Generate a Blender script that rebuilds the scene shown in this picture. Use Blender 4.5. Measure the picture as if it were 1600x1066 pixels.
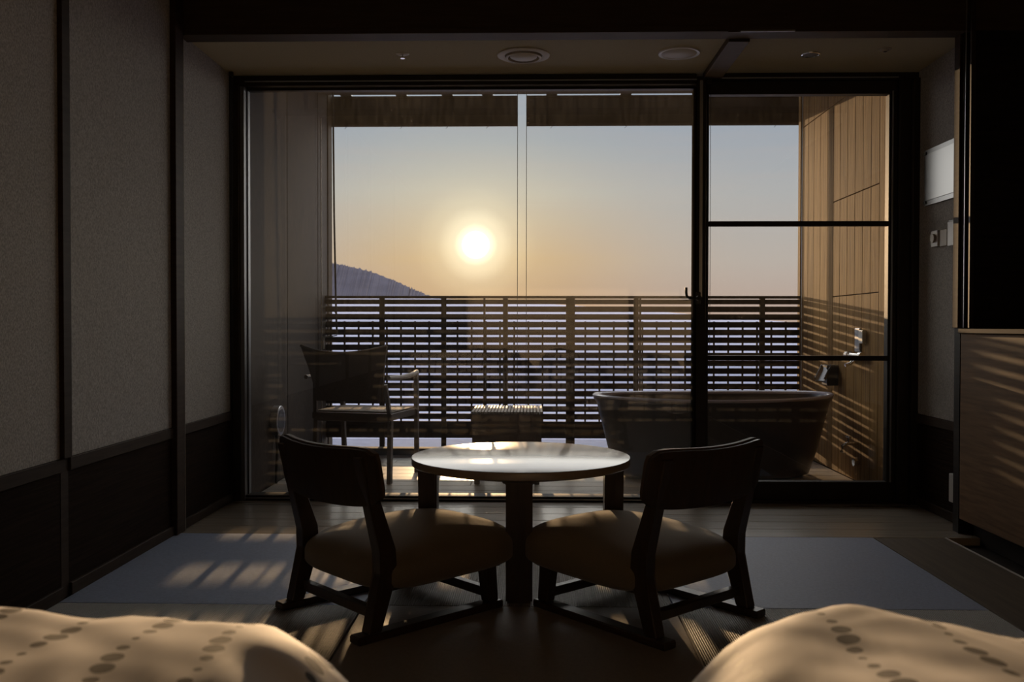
import bpy, bmesh, math, random
from mathutils import Vector, Matrix, noise
random.seed(7)
PI = math.pi
for o in list(bpy.data.objects):
    bpy.data.objects.remove(o, do_unlink=True)
C = bpy.context.scene.collection

def lin(r, g, b):
    f = lambda v: (v/255/12.92) if v/255 <= .04045 else ((v/255+.055)/1.055)**2.4
    return (f(r), f(g), f(b), 1)

# ------------------------------------------------------------------ camera
cd = bpy.data.cameras.new('camera'); cam = bpy.data.objects.new('camera', cd); C.objects.link(cam)
cd.sensor_width = 36; cd.lens = 36*1426.55/1600
cam.location = (0, 0, .85)
cam.rotation_euler = (PI/2-.0162, -.0012, .0232)
cd.clip_end = 60000; cd.clip_start = .02
cd.dof.use_dof = True; cd.dof.focus_distance = 3.6; cd.dof.aperture_fstop = 9
bpy.context.scene.camera = cam

# ------------------------------------------------------------------ sun and sky
AZ, EL = math.radians(-3.6066), math.radians(5.073)
sdir = Vector((math.sin(AZ)*math.cos(EL), math.cos(AZ)*math.cos(EL), math.sin(EL)))
sl = bpy.data.lights.new('sun', 'SUN'); sun = bpy.data.objects.new('sun', sl); C.objects.link(sun)
sl.energy = 5.4; sl.angle = math.radians(.38); sl.color = (1, .64, .33)
sun.location = (0, 0, 5)
sun.rotation_euler = sdir.to_track_quat('Z', 'Y').to_euler()

# added soft sun lamp brightening the room, standing in for the open sky
kl = bpy.data.lights.new('sky_fill', 'SUN'); sky = bpy.data.objects.new('sky_fill', kl); C.objects.link(sky)
kl.energy = 4.2; kl.angle = math.radians(96); kl.color = (1.0, .94, .84)
sky.location = (0, 0, 6)
sky.rotation_euler = Vector((0, math.cos(math.radians(24)), math.sin(math.radians(24)))).to_track_quat('Z', 'Y').to_euler()

W = bpy.data.worlds.new('sky'); bpy.context.scene.world = W; W.use_nodes = True
nt = W.node_tree; nt.nodes.clear()
def N(nt, t, **k):
    n = nt.nodes.new(t)
    for a, v in k.items():
        if a.startswith('i_'):
            n.inputs[a[2:]].default_value = v
        else:
            setattr(n, a, v)
    return n
def M(nt, op, a, b=None, c=None, clamp=False):
    n = nt.nodes.new('ShaderNodeMath'); n.operation = op; n.use_clamp = clamp
    for i, v in enumerate((a, b, c)):
        if v is None: continue
        if isinstance(v, (int, float)): n.inputs[i].default_value = v
        else: nt.links.new(v, n.inputs[i])
    return n.outputs[0]
def RAMP(nt, fac, stops, mode='LINEAR'):
    n = nt.nodes.new('ShaderNodeValToRGB'); n.color_ramp.interpolation = mode
    e = n.color_ramp.elements
    while len(e) < len(stops): e.new(.5)
    for i, (p, c) in enumerate(stops):
        e[i].position = p; e[i].color = c
    nt.links.new(fac, n.inputs[0]); return n.outputs[0]
def MIX(nt, fac, a, b, mode='MIX'):
    n = nt.nodes.new('ShaderNodeMix'); n.data_type = 'RGBA'; n.blend_type = mode
    for s, v in ((0, fac), (6, a), (7, b)):
        if isinstance(v, (int, float)): n.inputs[s].default_value = v
        elif isinstance(v, tuple): n.inputs[s].default_value = v
        else: nt.links.new(v, n.inputs[s])
    return n.outputs[2]
tc = N(nt, 'ShaderNodeTexCoord')
sx = N(nt, 'ShaderNodeSeparateXYZ'); nt.links.new(tc.outputs['Generated'], sx.inputs[0])
el = M(nt, 'MULTIPLY', M(nt, 'ARCSINE', sx.outputs[2]), 180/PI)          # degrees above the horizon
base = RAMP(nt, M(nt, 'DIVIDE', el, 60, clamp=True), [
    (0, lin(192, 166, 150)), (1.2/60, lin(190, 168, 156)), (4/60, lin(190, 180, 172)), (8/60, lin(180, 180, 180)),
    (13/60, lin(158, 168, 182)), (20/60, lin(150, 166, 192)), (35/60, lin(138, 160, 200)), (1, lin(110, 138, 195))])
dp = N(nt, 'ShaderNodeVectorMath', operation='DOT_PRODUCT'); nt.links.new(tc.outputs['Generated'], dp.inputs[0])
dp.inputs[1].default_value = sdir
ang = M(nt, 'MULTIPLY', M(nt, 'ARCCOSINE', M(nt, 'MINIMUM', dp.outputs['Value'], 1.0)), 180/PI)
# azimuth distance from the sun: the low band near it is more golden
g1 = M(nt, 'EXPONENT', M(nt, 'MULTIPLY', M(nt, 'POWER', M(nt, 'DIVIDE', ang, 9.5), 2), -1))
g2 = M(nt, 'EXPONENT', M(nt, 'MULTIPLY', M(nt, 'DIVIDE', ang, 1.7), -1))
lowband = M(nt, 'EXPONENT', M(nt, 'MULTIPLY', M(nt, 'POWER', M(nt, 'DIVIDE', el, 5), 2), -1))
gold = RAMP(nt, M(nt, 'DIVIDE', el, 12, clamp=True), [(0, lin(206, 160, 112)), (.35, lin(222, 184, 128)), (.7, lin(212, 203, 180)), (1, lin(180, 185, 184))])
c1 = MIX(nt, M(nt, 'MULTIPLY', g1, .95), base, gold)
c2 = MIX(nt, M(nt, 'MULTIPLY', g2, .85), c1, (1.25, 1.08, .78, 1))
cl = N(nt, 'ShaderNodeTexNoise', i_Scale=6, i_Detail=3)
mp = N(nt, 'ShaderNodeMapping'); mp.inputs['Scale'].default_value = (1, 1, 14)
nt.links.new(tc.outputs['Generated'], mp.inputs[0]); nt.links.new(mp.outputs[0], cl.inputs['Vector'])
c3 = MIX(nt, M(nt, 'MULTIPLY', M(nt, 'SUBTRACT', cl.outputs['Fac'], .45, clamp=True), .35), c2, (.62, .46, .38, 1))
disc = RAMP(nt, M(nt, 'DIVIDE', ang, 4, clamp=True), [(0, (5, 4.2, 2.8, 1)), (.15, (4, 3.4, 2.6, 1)), (.23, (.60, .55, .40, 1)), (.36, (.26, .24, .16, 1)), (.65, (.06, .055, .03, 1)), (1, (0, 0, 0, 1))], 'EASE')
c4 = MIX(nt, 1.0, c3, disc, 'ADD')
bg = N(nt, 'ShaderNodeBackground', i_Strength=1.0); nt.links.new(c4, bg.inputs[0])
wo = N(nt, 'ShaderNodeOutputWorld'); nt.links.new(bg.outputs[0], wo.inputs[0])

sc = bpy.context.scene
sc.view_settings.view_transform = 'Standard'; sc.view_settings.look = 'None'
sc.view_settings.exposure = 0.0; sc.view_settings.gamma = 1; sc.view_settings.use_curve_mapping = False
sc.cycles.max_bounces = 10; sc.cycles.diffuse_bounces = 6; sc.cycles.glossy_bounces = 5; sc.cycles.transparent_max_bounces = 16
sc.cycles.caustics_reflective = False; sc.cycles.caustics_refractive = False

# ------------------------------------------------------------------ materials
def material(name, col, rough=.5, metal=0., col2=None, scale=(20, 20, 20), detail=4, mixpos=(.35, .65), bump=0., bscale=None,
             spec=.5, sheen=0., coat=0., rand=0.):
    m = bpy.data.materials.new(name); m.use_nodes = True; t = m.node_tree
    b = t.nodes['Principled BSDF']
    b.inputs['Roughness'].default_value = rough; b.inputs['Metallic'].default_value = metal
    b.inputs['Specular IOR Level'].default_value = spec
    b.inputs['Sheen Weight'].default_value = sheen; b.inputs['Coat Weight'].default_value = coat; b.inputs['Coat Roughness'].default_value = .2
    b.inputs['Base Color'].default_value = tuple(col)+(1,) if len(col) == 3 else col
    c = N(t, 'ShaderNodeTexCoord'); oi = N(t, 'ShaderNodeObjectInfo')
    ad = N(t, 'ShaderNodeVectorMath', operation='ADD')
    mu = N(t, 'ShaderNodeMath', operation='MULTIPLY'); mu.inputs[1].default_value = 37.
    t.links.new(oi.outputs['Random'], mu.inputs[0])
    t.links.new(c.outputs['Object'], ad.inputs[0]); t.links.new(mu.outputs[0], ad.inputs[1])
    mpn = N(t, 'ShaderNodeMapping'); mpn.inputs['Scale'].default_value = scale
    t.links.new(ad.outputs[0], mpn.inputs[0])
    nz = N(t, 'ShaderNodeTexNoise', i_Scale=1., i_Detail=detail, i_Roughness=.6); t.links.new(mpn.outputs[0], nz.inputs['Vector'])
    if col2 is not None:
        a = tuple(col)[:3]+(1,); bb = tuple(col2)[:3]+(1,)
        out = RAMP(t, nz.outputs['Fac'], [(mixpos[0], a), (mixpos[1], bb)])
        if rand:
            hv = N(t, 'ShaderNodeHueSaturation')
            t.links.new(M(t, 'ADD', M(t, 'MULTIPLY', oi.outputs['Random'], rand), 1-rand/2), hv.inputs['Value'])
            t.links.new(out, hv.inputs['Color']); out = hv.outputs[0]
        t.links.new(out, b.inputs['Base Color'])
    if bump:
        h = nz
        if bscale:
            mp2 = N(t, 'ShaderNodeMapping'); mp2.inputs['Scale'].default_value = bscale
            t.links.new(ad.outputs[0], mp2.inputs[0])
            h = N(t, 'ShaderNodeTexNoise', i_Scale=1., i_Detail=3); t.links.new(mp2.outputs[0], h.inputs['Vector'])
        bp = N(t, 'ShaderNodeBump', i_Strength=bump, i_Distance=.002)
        t.links.new(h.outputs['Fac'], bp.inputs['Height']); t.links.new(bp.outputs[0], b.inputs['Normal'])
    return m

def tatami_mat_material(name, axis, ca, cb, rough):
    m = material(name, ca, rough, col2=cb, scale=(90, 90, 90), spec=.5)
    t = m.node_tree; b = t.nodes['Principled BSDF']
    b.inputs['Sheen Weight'].default_value = .35; b.inputs['Sheen Roughness'].default_value = .4
    c = N(t, 'ShaderNodeTexCoord')
    wv = N(t, 'ShaderNodeTexWave', i_Scale=48.0 if axis == 'X' else 90.0, i_Distortion=.25)
    wv.bands_direction = axis
    t.links.new(c.outputs['Object'], wv.inputs['Vector'])
    nz = N(t, 'ShaderNodeTexNoise', i_Scale=160.); t.links.new(c.outputs['Object'], nz.inputs['Vector'])
    h = M(t, 'ADD', wv.outputs['Fac'], M(t, 'MULTIPLY', nz.outputs['Fac'], .5))
    bp = N(t, 'ShaderNodeBump', i_Strength=.9 if axis == 'X' else .35, i_Distance=.0022)
    t.links.new(h, bp.inputs['Height']); t.links.new(bp.outputs[0], b.inputs['Normal'])
    return m

def glass_material(name, dust=.02, tint=(.975, .98, .975, 1)):
    m = bpy.data.materials.new(name); m.use_nodes = True; t = m.node_tree; t.nodes.clear()
    tr = N(t, 'ShaderNodeBsdfTransparent'); tr.inputs[0].default_value = tint
    gl = N(t, 'ShaderNodeBsdfGlossy', i_Roughness=.0); gl.inputs[0].default_value = (1, 1, 1, 1)
    fr = N(t, 'ShaderNodeFresnel', i_IOR=1.45)
    mx = N(t, 'ShaderNodeMixShader'); t.links.new(fr.outputs[0], mx.inputs[0])
    t.links.new(tr.outputs[0], mx.inputs[1]); t.links.new(gl.outputs[0], mx.inputs[2])
    # fine dirt and dried drops on the pane
    tl = N(t, 'ShaderNodeBsdfTranslucent'); tl.inputs[0].default_value = (.8, .78, .74, 1)
    c = N(t, 'ShaderNodeTexCoord')
    n1 = N(t, 'ShaderNodeTexNoise', i_Scale=2.2, i_Detail=5); t.links.new(c.outputs['Object'], n1.inputs['Vector'])
    mp = N(t, 'ShaderNodeMapping'); mp.inputs['Scale'].default_value = (60, 60, 9); t.links.new(c.outputs['Object'], mp.inputs[0])
    n2 = N(t, 'ShaderNodeTexNoise', i_Scale=1., i_Detail=4); t.links.new(mp.outputs[0], n2.inputs['Vector'])
    vo = N(t, 'ShaderNodeTexVoronoi', i_Scale=26.); t.links.new(c.outputs['Object'], vo.inputs['Vector'])
    drops = M(t, 'MULTIPLY', M(t, 'LESS_THAN', vo.outputs['Distance'], .075), M(t, 'GREATER_THAN', n1.outputs['Fac'], .56))
    f = M(t, 'ADD', M(t, 'MULTIPLY', M(t, 'MULTIPLY', n1.outputs['Fac'], n2.outputs['Fac']), dust*2), M(t, 'MULTIPLY', drops, dust*4), clamp=True)
    m2 = N(t, 'ShaderNodeMixShader'); t.links.new(f, m2.inputs[0])
    t.links.new(mx.outputs[0], m2.inputs[1]); t.links.new(tl.outputs[0], m2.inputs[2])
    o = N(t, 'ShaderNodeOutputMaterial'); t.links.new(m2.outputs[0], o.inputs[0])
    return m

def duvet_material(name, pitch, x0, light_x, light_side):
    m = bpy.data.materials.new(name); m.use_nodes = True; t = m.node_tree; b = t.nodes['Principled BSDF']
    b.inputs['Roughness'].default_value = .75; b.inputs['Sheen Weight'].default_value = .03
    c = N(t, 'ShaderNodeTexCoord'); s = N(t, 'ShaderNodeSeparateXYZ'); t.links.new(c.outputs['Object'], s.inputs[0])
    X, Y = s.outputs[0], s.outputs[1]
    rp = .0210
    u = M(t, 'DIVIDE', M(t, 'SUBTRACT', X, x0), pitch); ui = M(t, 'ROUND', u)
    ph = M(t, 'SINE', M(t, 'MULTIPLY', ui, 12.9))
    v = M(t, 'ADD', M(t, 'DIVIDE', Y, rp), M(t, 'MULTIPLY', ph, 3.3)); vi = M(t, 'ROUND', v)
    jit = M(t, 'MULTIPLY', M(t, 'SINE', M(t, 'ADD', M(t, 'MULTIPLY', vi, .9), M(t, 'MULTIPLY', ui, 4.1))), .0028)
    dx = M(t, 'SUBTRACT', M(t, 'MULTIPLY', M(t, 'SUBTRACT', u, ui), pitch), jit)
    dy = M(t, 'MULTIPLY', M(t, 'SUBTRACT', v, vi), rp*.9)
    d = M(t, 'SQRT', M(t, 'ADD', M(t, 'MULTIPLY', dx, dx), M(t, 'MULTIPLY', dy, dy)))
    r = M(t, 'ADD', .0062, M(t, 'MULTIPLY', M(t, 'SINE', M(t, 'ADD', M(t, 'MULTIPLY', vi, 1.25), M(t, 'MULTIPLY', ui, 2.3))), .0029))
    inside = M(t, 'LESS_THAN', d, r)
    nz = N(t, 'ShaderNodeTexNoise', i_Scale=5.); t.links.new(c.outputs['Object'], nz.inputs['Vector'])
    cloth = RAMP(t, nz.outputs['Fac'], [(.3, (.66, .64, .67, 1)), (.7, (.73, .71, .735, 1))])
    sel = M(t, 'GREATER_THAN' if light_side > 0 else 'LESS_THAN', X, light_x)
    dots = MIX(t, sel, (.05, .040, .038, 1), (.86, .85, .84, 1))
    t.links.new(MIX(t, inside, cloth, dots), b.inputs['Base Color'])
    return m

mat = {
 'wallpaper': material('wallpaper', (.36, .33, .30), .9, spec=.2, col2=(.66, .62, .58), scale=(360, 240, 130), mixpos=(.36, .64), bump=.5),
 'dark_wood': material('dark_wood', (.032, .019, .012), .7, spec=.12, col2=(.050, .032, .021), scale=(6, 6, 60), bump=.15),
 'wainscot': material('wainscot', (.020, .012, .008), .9, spec=.04, col2=(.036, .022, .015), scale=(50, 4, 160), bump=.3),
 'black_wood': material('black_wood', (.010, .007, .006), .6, spec=.15, col2=(.02, .015, .012), scale=(5, 5, 60)),
 'chair_wood': material('chair_wood', (.040, .024, .014), .38, col2=(.06, .036, .02), scale=(60, 60, 7), bump=.1),
 'cabinet_wood': material('cabinet_wood', (.12, .066, .030), .7, spec=.25, col2=(.20, .112, .052), scale=(40, 4, 60), bump=.2),
 'ceiling': material('ceiling_paper', (.62, .52, .33), .85, spec=.2, col2=(.68, .58, .37), scale=(150, 150, 150), bump=.3),
 'beam': material('beam_wood', (.040, .026, .016), .6, spec=.2, col2=(.055, .036, .023), scale=(5, 60, 60)),
 'floor_wood': material('floor_wood', (.46, .39, .31), .22, coat=1., col2=(.56, .48, .39), scale=(3, 60, 60), bump=.0, rand=.15),
 'deck_wood': material('deck_wood', (.42, .37, .31), .32, col2=(.54, .48, .41), scale=(3, 70, 70), bump=.10, rand=.3),
 'fence_wood': material('fence_wood', (.038, .023, .012), .8, spec=.1, col2=(.07, .045, .024), scale=(3, 60, 60), bump=.2, rand=.2),
 'cedar': material('cedar_planks', (.20, .105, .030), .8, spec=.12, col2=(.42, .235, .075), scale=(90, 90, 2.5), bump=.5, rand=.25),
 'stucco': material('stucco', (.048, .037, .030), .85, spec=.2, col2=(.075, .058, .047), scale=(60, 60, 40), bump=.4),
 'table_top': material('table_top', (.30, .24, .18), .17, spec=.5, col2=(.29, .22, .15), scale=(4, 60, 60), bump=.02),
 'fabric': material('seat_fabric', (.185, .137, .085), .9, col2=(.235, .175, .11), scale=(500, 500, 500), bump=.4, sheen=.3),
 'back_pad': material('back_pad', (.10, .065, .04), .6, col2=(.12, .08, .05), scale=(300, 300, 300), bump=.2),
 'steel': material('aluminium', (.36, .37, .39), .34, 1., col2=(.42, .43, .45), scale=(5, 5, 5)),
 'bronze': material('bronze_frame', (.022, .017, .014), .55, 0., spec=.22, col2=(.03, .023, .018), scale=(10, 10, 10)),
 'satin_grey': material('satin_grey', (.15, .155, .165), .5, .8),
 'border_wood': material('border_wood', (.095, .075, .052), .65, spec=.2, col2=(.13, .10, .07), scale=(60, 3, 60)),
 'matte_dark': material('matte_dark', (.012, .009, .007), 1., spec=0.),
 'chrome': material('chrome', (.8, .8, .82), .12, 1.),
 'black_metal': material('black_metal', (.012, .012, .013), .35, .2),
 'white_plastic': material('white_plastic', (.72, .70, .67), .4),
 'beige_plastic': material('beige_plastic', (.44, .38, .30), .5),
 'acrylic': material('silvered_sheet', (.15, .155, .165), .32, .9),
 'paper': material('glossy_sheet', (.19, .195, .205), .30, .95),
 'tub': material('tub_glaze', (.045, .030, .022), .3, col2=(.06, .042, .032), scale=(8, 8, 8)),
 'rattan': material('rattan', (.05, .032, .022), .55, col2=(.09, .06, .04), scale=(200, 200, 200), bump=.4),
 'slat_grey': material('pale_slat', (.30, .26, .22), .6, spec=.3, col2=(.38, .33, .28), scale=(50, 4, 50)),  # pale grey holds the sky reflected on the armchair's slats
 'rope': material('rope', (.03, .024, .02), .8),
 'shade': material('shade_cloth', (.040, .028, .018), .9, spec=.1, col2=(.055, .039, .026), scale=(6, 6, 200), bump=.3),
 'mattress': material('mattress_cloth', (.6, .58, .54), .8),
 'ledge': material('ledge_stone', (.13, .20, .34), .95, spec=.05, col2=(.17, .25, .40), scale=(9, 9, 9)),
 'hill': material('hazy_forest', (.27, .235, .235), 1., col2=(.33, .29, .29), scale=(.01, .01, .03), spec=0.),  # distance haze is mixed into the grey of the slopes
 'pale_haze': material('sea_pale_haze', (.66, .63, .69), 1., col2=(.71, .68, .74), scale=(.004, .004, .05), spec=0.),  # painted haze colour for the made-up bank over the water
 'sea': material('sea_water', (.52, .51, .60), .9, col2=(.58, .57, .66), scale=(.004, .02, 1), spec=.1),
 'tatami_smooth_sky': tatami_mat_material('tatami_smooth_sky', 'Y', (.37, .46, .68), (.48, .58, .82), .40),  # the sky's bluish reflection is put into the far smooth mats' colour
 'tatami_ribbed': tatami_mat_material('tatami_ribbed', 'X', (.16, .135, .11), (.22, .19, .155), .6),
 'tatami_smooth_dim': tatami_mat_material('tatami_smooth_dim', 'Y', (.17, .14, .12), (.23, .19, .165), .5),  # same smooth weave painted darker, without the sky reflection
 'tub_rim_glint': material('tub_rim_glint', (.62, .58, .66), .25, coat=.5),  # bluish-white highlight of the rim put into its colour
 'glass': glass_material('glass', .011),
 'glass_door': glass_material('glass_door', .005),
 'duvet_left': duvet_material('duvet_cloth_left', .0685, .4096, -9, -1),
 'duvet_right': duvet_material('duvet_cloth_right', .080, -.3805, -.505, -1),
}

# ------------------------------------------------------------------ helpers
def add_box(bm, x0, x1, y0, y1, z0, z1, bev=0., rot=None, piv=None):
    m = Matrix.Translation(((x0+x1)/2, (y0+y1)/2, (z0+z1)/2)) @ Matrix.Diagonal((abs(x1-x0), abs(y1-y0), abs(z1-z0), 1))
    g = bmesh.ops.create_cube(bm, size=1, matrix=m)
    vs = g['verts']
    if bev:
        es = list({e for v in vs for e in v.link_edges})
        r = bmesh.ops.bevel(bm, geom=es, offset=bev, segments=1, affect='EDGES', profile=.5)
        vs = list({v for f in r['faces'] for v in f.verts} | {v for v in vs if v.is_valid})
    if rot: bmesh.ops.rotate(bm, cent=piv or (0, 0, 0), matrix=rot, verts=vs)
    return vs
def add_prism(bm, pts, axis, a, b):
    """extrude the 2-D outline pts along axis from a to b"""
    def P(p, t):
        return {'x': (t, p[0], p[1]), 'y': (p[0], t, p[1]), 'z': (p[0], p[1], t)}[axis]
    v0 = [bm.verts.new(P(p, a)) for p in pts]; v1 = [bm.verts.new(P(p, b)) for p in pts]
    bm.faces.new(v0); bm.faces.new(v1[::-1])
    n = len(pts)
    for i in range(n):
        bm.faces.new((v0[i], v1[i], v1[(i+1) % n], v0[(i+1) % n]))
def add_tube(bm, pts, r, seg=8, cap=True):
    pts = [Vector(p) for p in pts]; rings = []
    rr = r if isinstance(r, (list, tuple)) else [r]*len(pts)
    for i, p in enumerate(pts):
        d = (pts[min(i+1, len(pts)-1)]-pts[max(i-1, 0)]).normalized()
        a = Vector((0, 0, 1)) if abs(d.z) < .9 else Vector((1, 0, 0))
        u = d.cross(a).normalized(); w = d.cross(u).normalized()
        rings.append([bm.verts.new(p+(u*math.cos(t)+w*math.sin(t))*rr[i]) for t in [2*PI*k/seg for k in range(seg)]])
    for A, B in zip(rings, rings[1:]):
        for k in range(seg):
            bm.faces.new((A[k], A[(k+1) % seg], B[(k+1) % seg], B[k]))
    if cap:
        bm.faces.new(rings[0][::-1]); bm.faces.new(rings[-1])
def add_bar(bm, p, q, w, h):
    """rectangular bar from p to q, w across, h in the vertical plane"""
    p = Vector(p); q = Vector(q); d = (q-p).normalized()
    up = Vector((0, 0, 1)) if abs(d.z) < .95 else Vector((0, 1, 0))
    s = d.cross(up).normalized()*w/2; t = s.cross(d).normalized()*h/2
    A = [bm.verts.new(p+a*s+b*t) for a, b in ((1, 1), (-1, 1), (-1, -1), (1, -1))]
    B = [bm.verts.new(q+a*s+b*t) for a, b in ((1, 1), (-1, 1), (-1, -1), (1, -1))]
    bm.faces.new(A); bm.faces.new(B[::-1])
    for i in range(4): bm.faces.new((A[i], B[i], B[(i+1) % 4], A[(i+1) % 4]))
def add_lathe(bm, prof, seg=48, cx=0, cy=0):
    rings = []
    for r, z in prof:
        if r < 1e-6: rings.append([bm.verts.new((cx, cy, z))])
        else: rings.append([bm.verts.new((cx+r*math.cos(2*PI*k/seg), cy+r*math.sin(2*PI*k/seg), z)) for k in range(seg)])
    for A, B in zip(rings, rings[1:]):
        for k in range(seg):
            a0, a1 = A[k % len(A)], A[(k+1) % len(A)]; b0, b1 = B[k % len(B)], B[(k+1) % len(B)]
            vs = [a0]+([a1] if a1 is not a0 else [])+([b1] if b1 is not b0 else [])+[b0]
            if len(vs) >= 3:
                try: bm.faces.new(vs)
                except ValueError: pass
def root_loc(o):
    v = Vector((0, 0, 0))
    while o: v += o.location; o = o.parent
    return v
def obj(name, bm, m, parent=None, smooth=False, local=False):
    if parent and not local:
        bmesh.ops.translate(bm, verts=bm.verts, vec=-root_loc(parent))
    bmesh.ops.recalc_face_normals(bm, faces=bm.faces)
    me = bpy.data.meshes.new(name); bm.to_mesh(me); bm.free()
    me.materials.append(mat[m])
    if smooth:
        for p in me.polygons: p.use_smooth = True
        try: me.set_sharp_from_angle(angle=math.radians(40))
        except Exception: pass
    o = bpy.data.objects.new(name, me); C.objects.link(o)
    if parent: o.parent = parent
    return o
def tag(o, label, cat, group=None):
    o['label'] = label; o['category'] = cat
    if group: o['group'] = group
    return o
def thing(name, label, cat, loc=(0, 0, 0), rotz=0, group=None):
    o = bpy.data.objects.new(name, None); C.objects.link(o); o.empty_display_size = .1
    o.location = loc; o.rotation_euler = (0, 0, rotz)
    return tag(o, label, cat, group)
def struct(name, bm, m):
    o = obj(name, bm, m); o['kind'] = 'structure'; return o
def B(*boxes, bev=0.):
    bm = bmesh.new()
    for b in boxes: add_box(bm, *b, bev=bev)
    return bm
_cache = {}
def piece(name, parent, x0, x1, y0, y1, z0, z1, m, bev=.002):
    """one box-shaped piece; alike pieces share their mesh"""
    k = (name, round(x1-x0, 4), round(y1-y0, 4), round(z1-z0, 4), m)
    if k not in _cache:
        bm = bmesh.new(); a, b, c = (x1-x0)/2, (y1-y0)/2, (z1-z0)/2
        add_box(bm, -a, a, -b, b, -c, c, bev=bev)
        me = bpy.data.meshes.new(name); bm.to_mesh(me); bm.free(); me.materials.append(mat[m]); _cache[k] = me
    o = bpy.data.objects.new(name, _cache[k]); C.objects.link(o)
    o.location = Vector(((x0+x1)/2, (y0+y1)/2, (z0+z1)/2))-root_loc(parent); o.parent = parent
    return o

# ------------------------------------------------------------------ dimensions (metres; floor z = 0, room axis +Y)
XL, XR = -1.458, 1.838          # room side walls
YN, TW = 2.757, .943            # front edge of the first mat row, mat width
YD = 4.46                       # window plane
ZC = 2.0635                     # bay ceiling
XOR = 1.86                      # balcony right wall
DZ = -.04                       # deck top
YF = 6.40                       # fence

# ------------------------------------------------------------------ room shell
fl = struct('floor', B((XL-.1, 2.5, -3, YD-.03, -.2, -.032)), 'black_wood')
for r in range(-3, 2):          # square mats laid chequerwise
    for c in range(3):
        y0 = YN+(r-1)*TW+TW
        if r == 1: continue
        x0 = XL+c*TW
        k = ('tatami_smooth_sky' if r == 0 else 'tatami_smooth_dim') if (r+c) % 2 == 0 else 'tatami_ribbed'
        piece('tatami_mat', fl, x0+.002, x0+TW-.002, y0+.002, y0+TW-.002, -.032, 0, k, .0012)
n = 5; w = (YD-.04-3.705)/n
for i in range(n):
    piece('floor_board', fl, XL, XR-.002, 3.703+i*w+.0012, 3.703+(i+1)*w-.0012, -.032, -.001, 'floor_wood', .0015)
for i in range(4):
    piece('border_board', fl, XL+3*TW+.003, 1.656, -1.1+i*1.2, min(-1.1+(i+1)*1.2-.002, 3.70), -.032, -.001, 'border_wood', .0003)
tr = struct('trim_floor_edge', B((1.657, 1.663, -3, 3.70, -.03, .002)), 'white_plastic')

wl = struct('wall_left', B((XL-.15, XL-.012, -3, YD+.05, -.2, 2.5)), 'dark_wood')
ys = [-3, -.6, .8, 1.80, 2.783, 3.655, 4.37]
for i in range(len(ys)-1):
    a, b = ys[i]+(.05 if i < 5 else .085), ys[i+1]
    piece('wallpaper_panel', wl, XL-.012, XL-.004, a, b, .437, 2.45 if i < 5 else ZC, 'wallpaper', .001)
    piece('wainscot_panel', wl, XL-.012, XL-.004, a, b, .04, .395, 'wainscot', .001)
    piece('dado_rail', wl, XL-.012, XL+.004, a, b, .395, .437, 'dark_wood', .002)
    piece('skirting_board', wl, XL-.012, XL+.006, a, b, .0, .04, 'dark_wood', .002)
for i, y in enumerate(ys[1:5]):
    piece('wall_post', wl, XL-.012, XL+.010, y, y+.05, .437 if i < 4 else 0, 2.45, 'dark_wood', .002)
    piece('batten', wl, XL-.012, XL-.003, y, y+.05, 0, .437, 'dark_wood', .002)
piece('corner_post', wl, XL-.012, XL+.018, 3.655, 3.741, 0, 2.2, 'dark_wood', .002)
piece('corner_post_cover', wl, XL+.0005, XL+.0185, 3.741, 3.743, 0, 2.03, 'beige_plastic', .0003)

wr = struct('wall_right', B((XR, XR+.15, 3.84, YD+.05, -.2, 2.5)), 'dark_wood')
piece('wallpaper_panel', wr, XR-.008, XR+.001, 3.842, 4.40, .437, ZC, 'wallpaper', .001)
piece('wainscot_panel', wr, XR-.008, XR+.001, 3.842, 4.40, .04, .395, 'wainscot', .001)
piece('dado_rail', wr, XR-.016, XR+.001, 3.842, 4.40, .395, .437, 'dark_wood', .002)
piece('skirting_board', wr, XR-.016, XR+.001, 3.842, 4.40, 0, .04, 'dark_wood', .002)
wp = struct('wall_right_pillar', B((1.752, 2.5, 3.79, 3.84, 0, 2.5)), 'black_wood')
piece('pillar_edge', wp, 1.742, 1.752, 3.79, 3.84, .845, 2.2, 'dark_wood', .002)
piece('door_track', wp, 1.752, 1.80, 3.775, 3.79, .845, 2.2, 'black_wood', .001)
piece('steel_strip', wp, 1.746, 1.750, 3.748, 3.753, .845, 2.2, 'steel', .001)
piece('track_lip', wp, 1.746, 1.762, 3.70, 3.712, .845, 2.2, 'bronze', .001)
struct('wall_alcove', B((2.42, 2.5, -3, 3.79, 0, 2.5)), 'black_wood')
struct('wall_back', B((XL-.1, 2.5, -3.1, -3, -.2, 2.5)), 'wallpaper')
cl_ = struct('ceiling', B((XL-.15, 2.5, -3.1, 3.78, 2.45, 2.6)), 'ceiling')
bay = struct('ceiling_bay', B((XL-.15, 2.0, 3.84, YD+.1, ZC, 2.6)), 'ceiling')
bm = bmesh.new(); add_box(bm, XL-.1, 2.5, 3.75, 3.84, 2.047, 2.5)
lt = struct('trim_lintel', bm, 'beam')
piece('lintel_edge', lt, XL+.02, .79, 3.742, 3.75, 2.047, 2.068, 'beam', .001)
piece('curtain_slot', lt, .84, 1.06, 3.744, 3.75, 2.046, 2.053, 'steel', .001)
struct('trim_ceiling_beam', B((.812, .90, 3.84, 4.42, ZC-.028, ZC+.001), bev=.002), 'beam')

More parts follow.
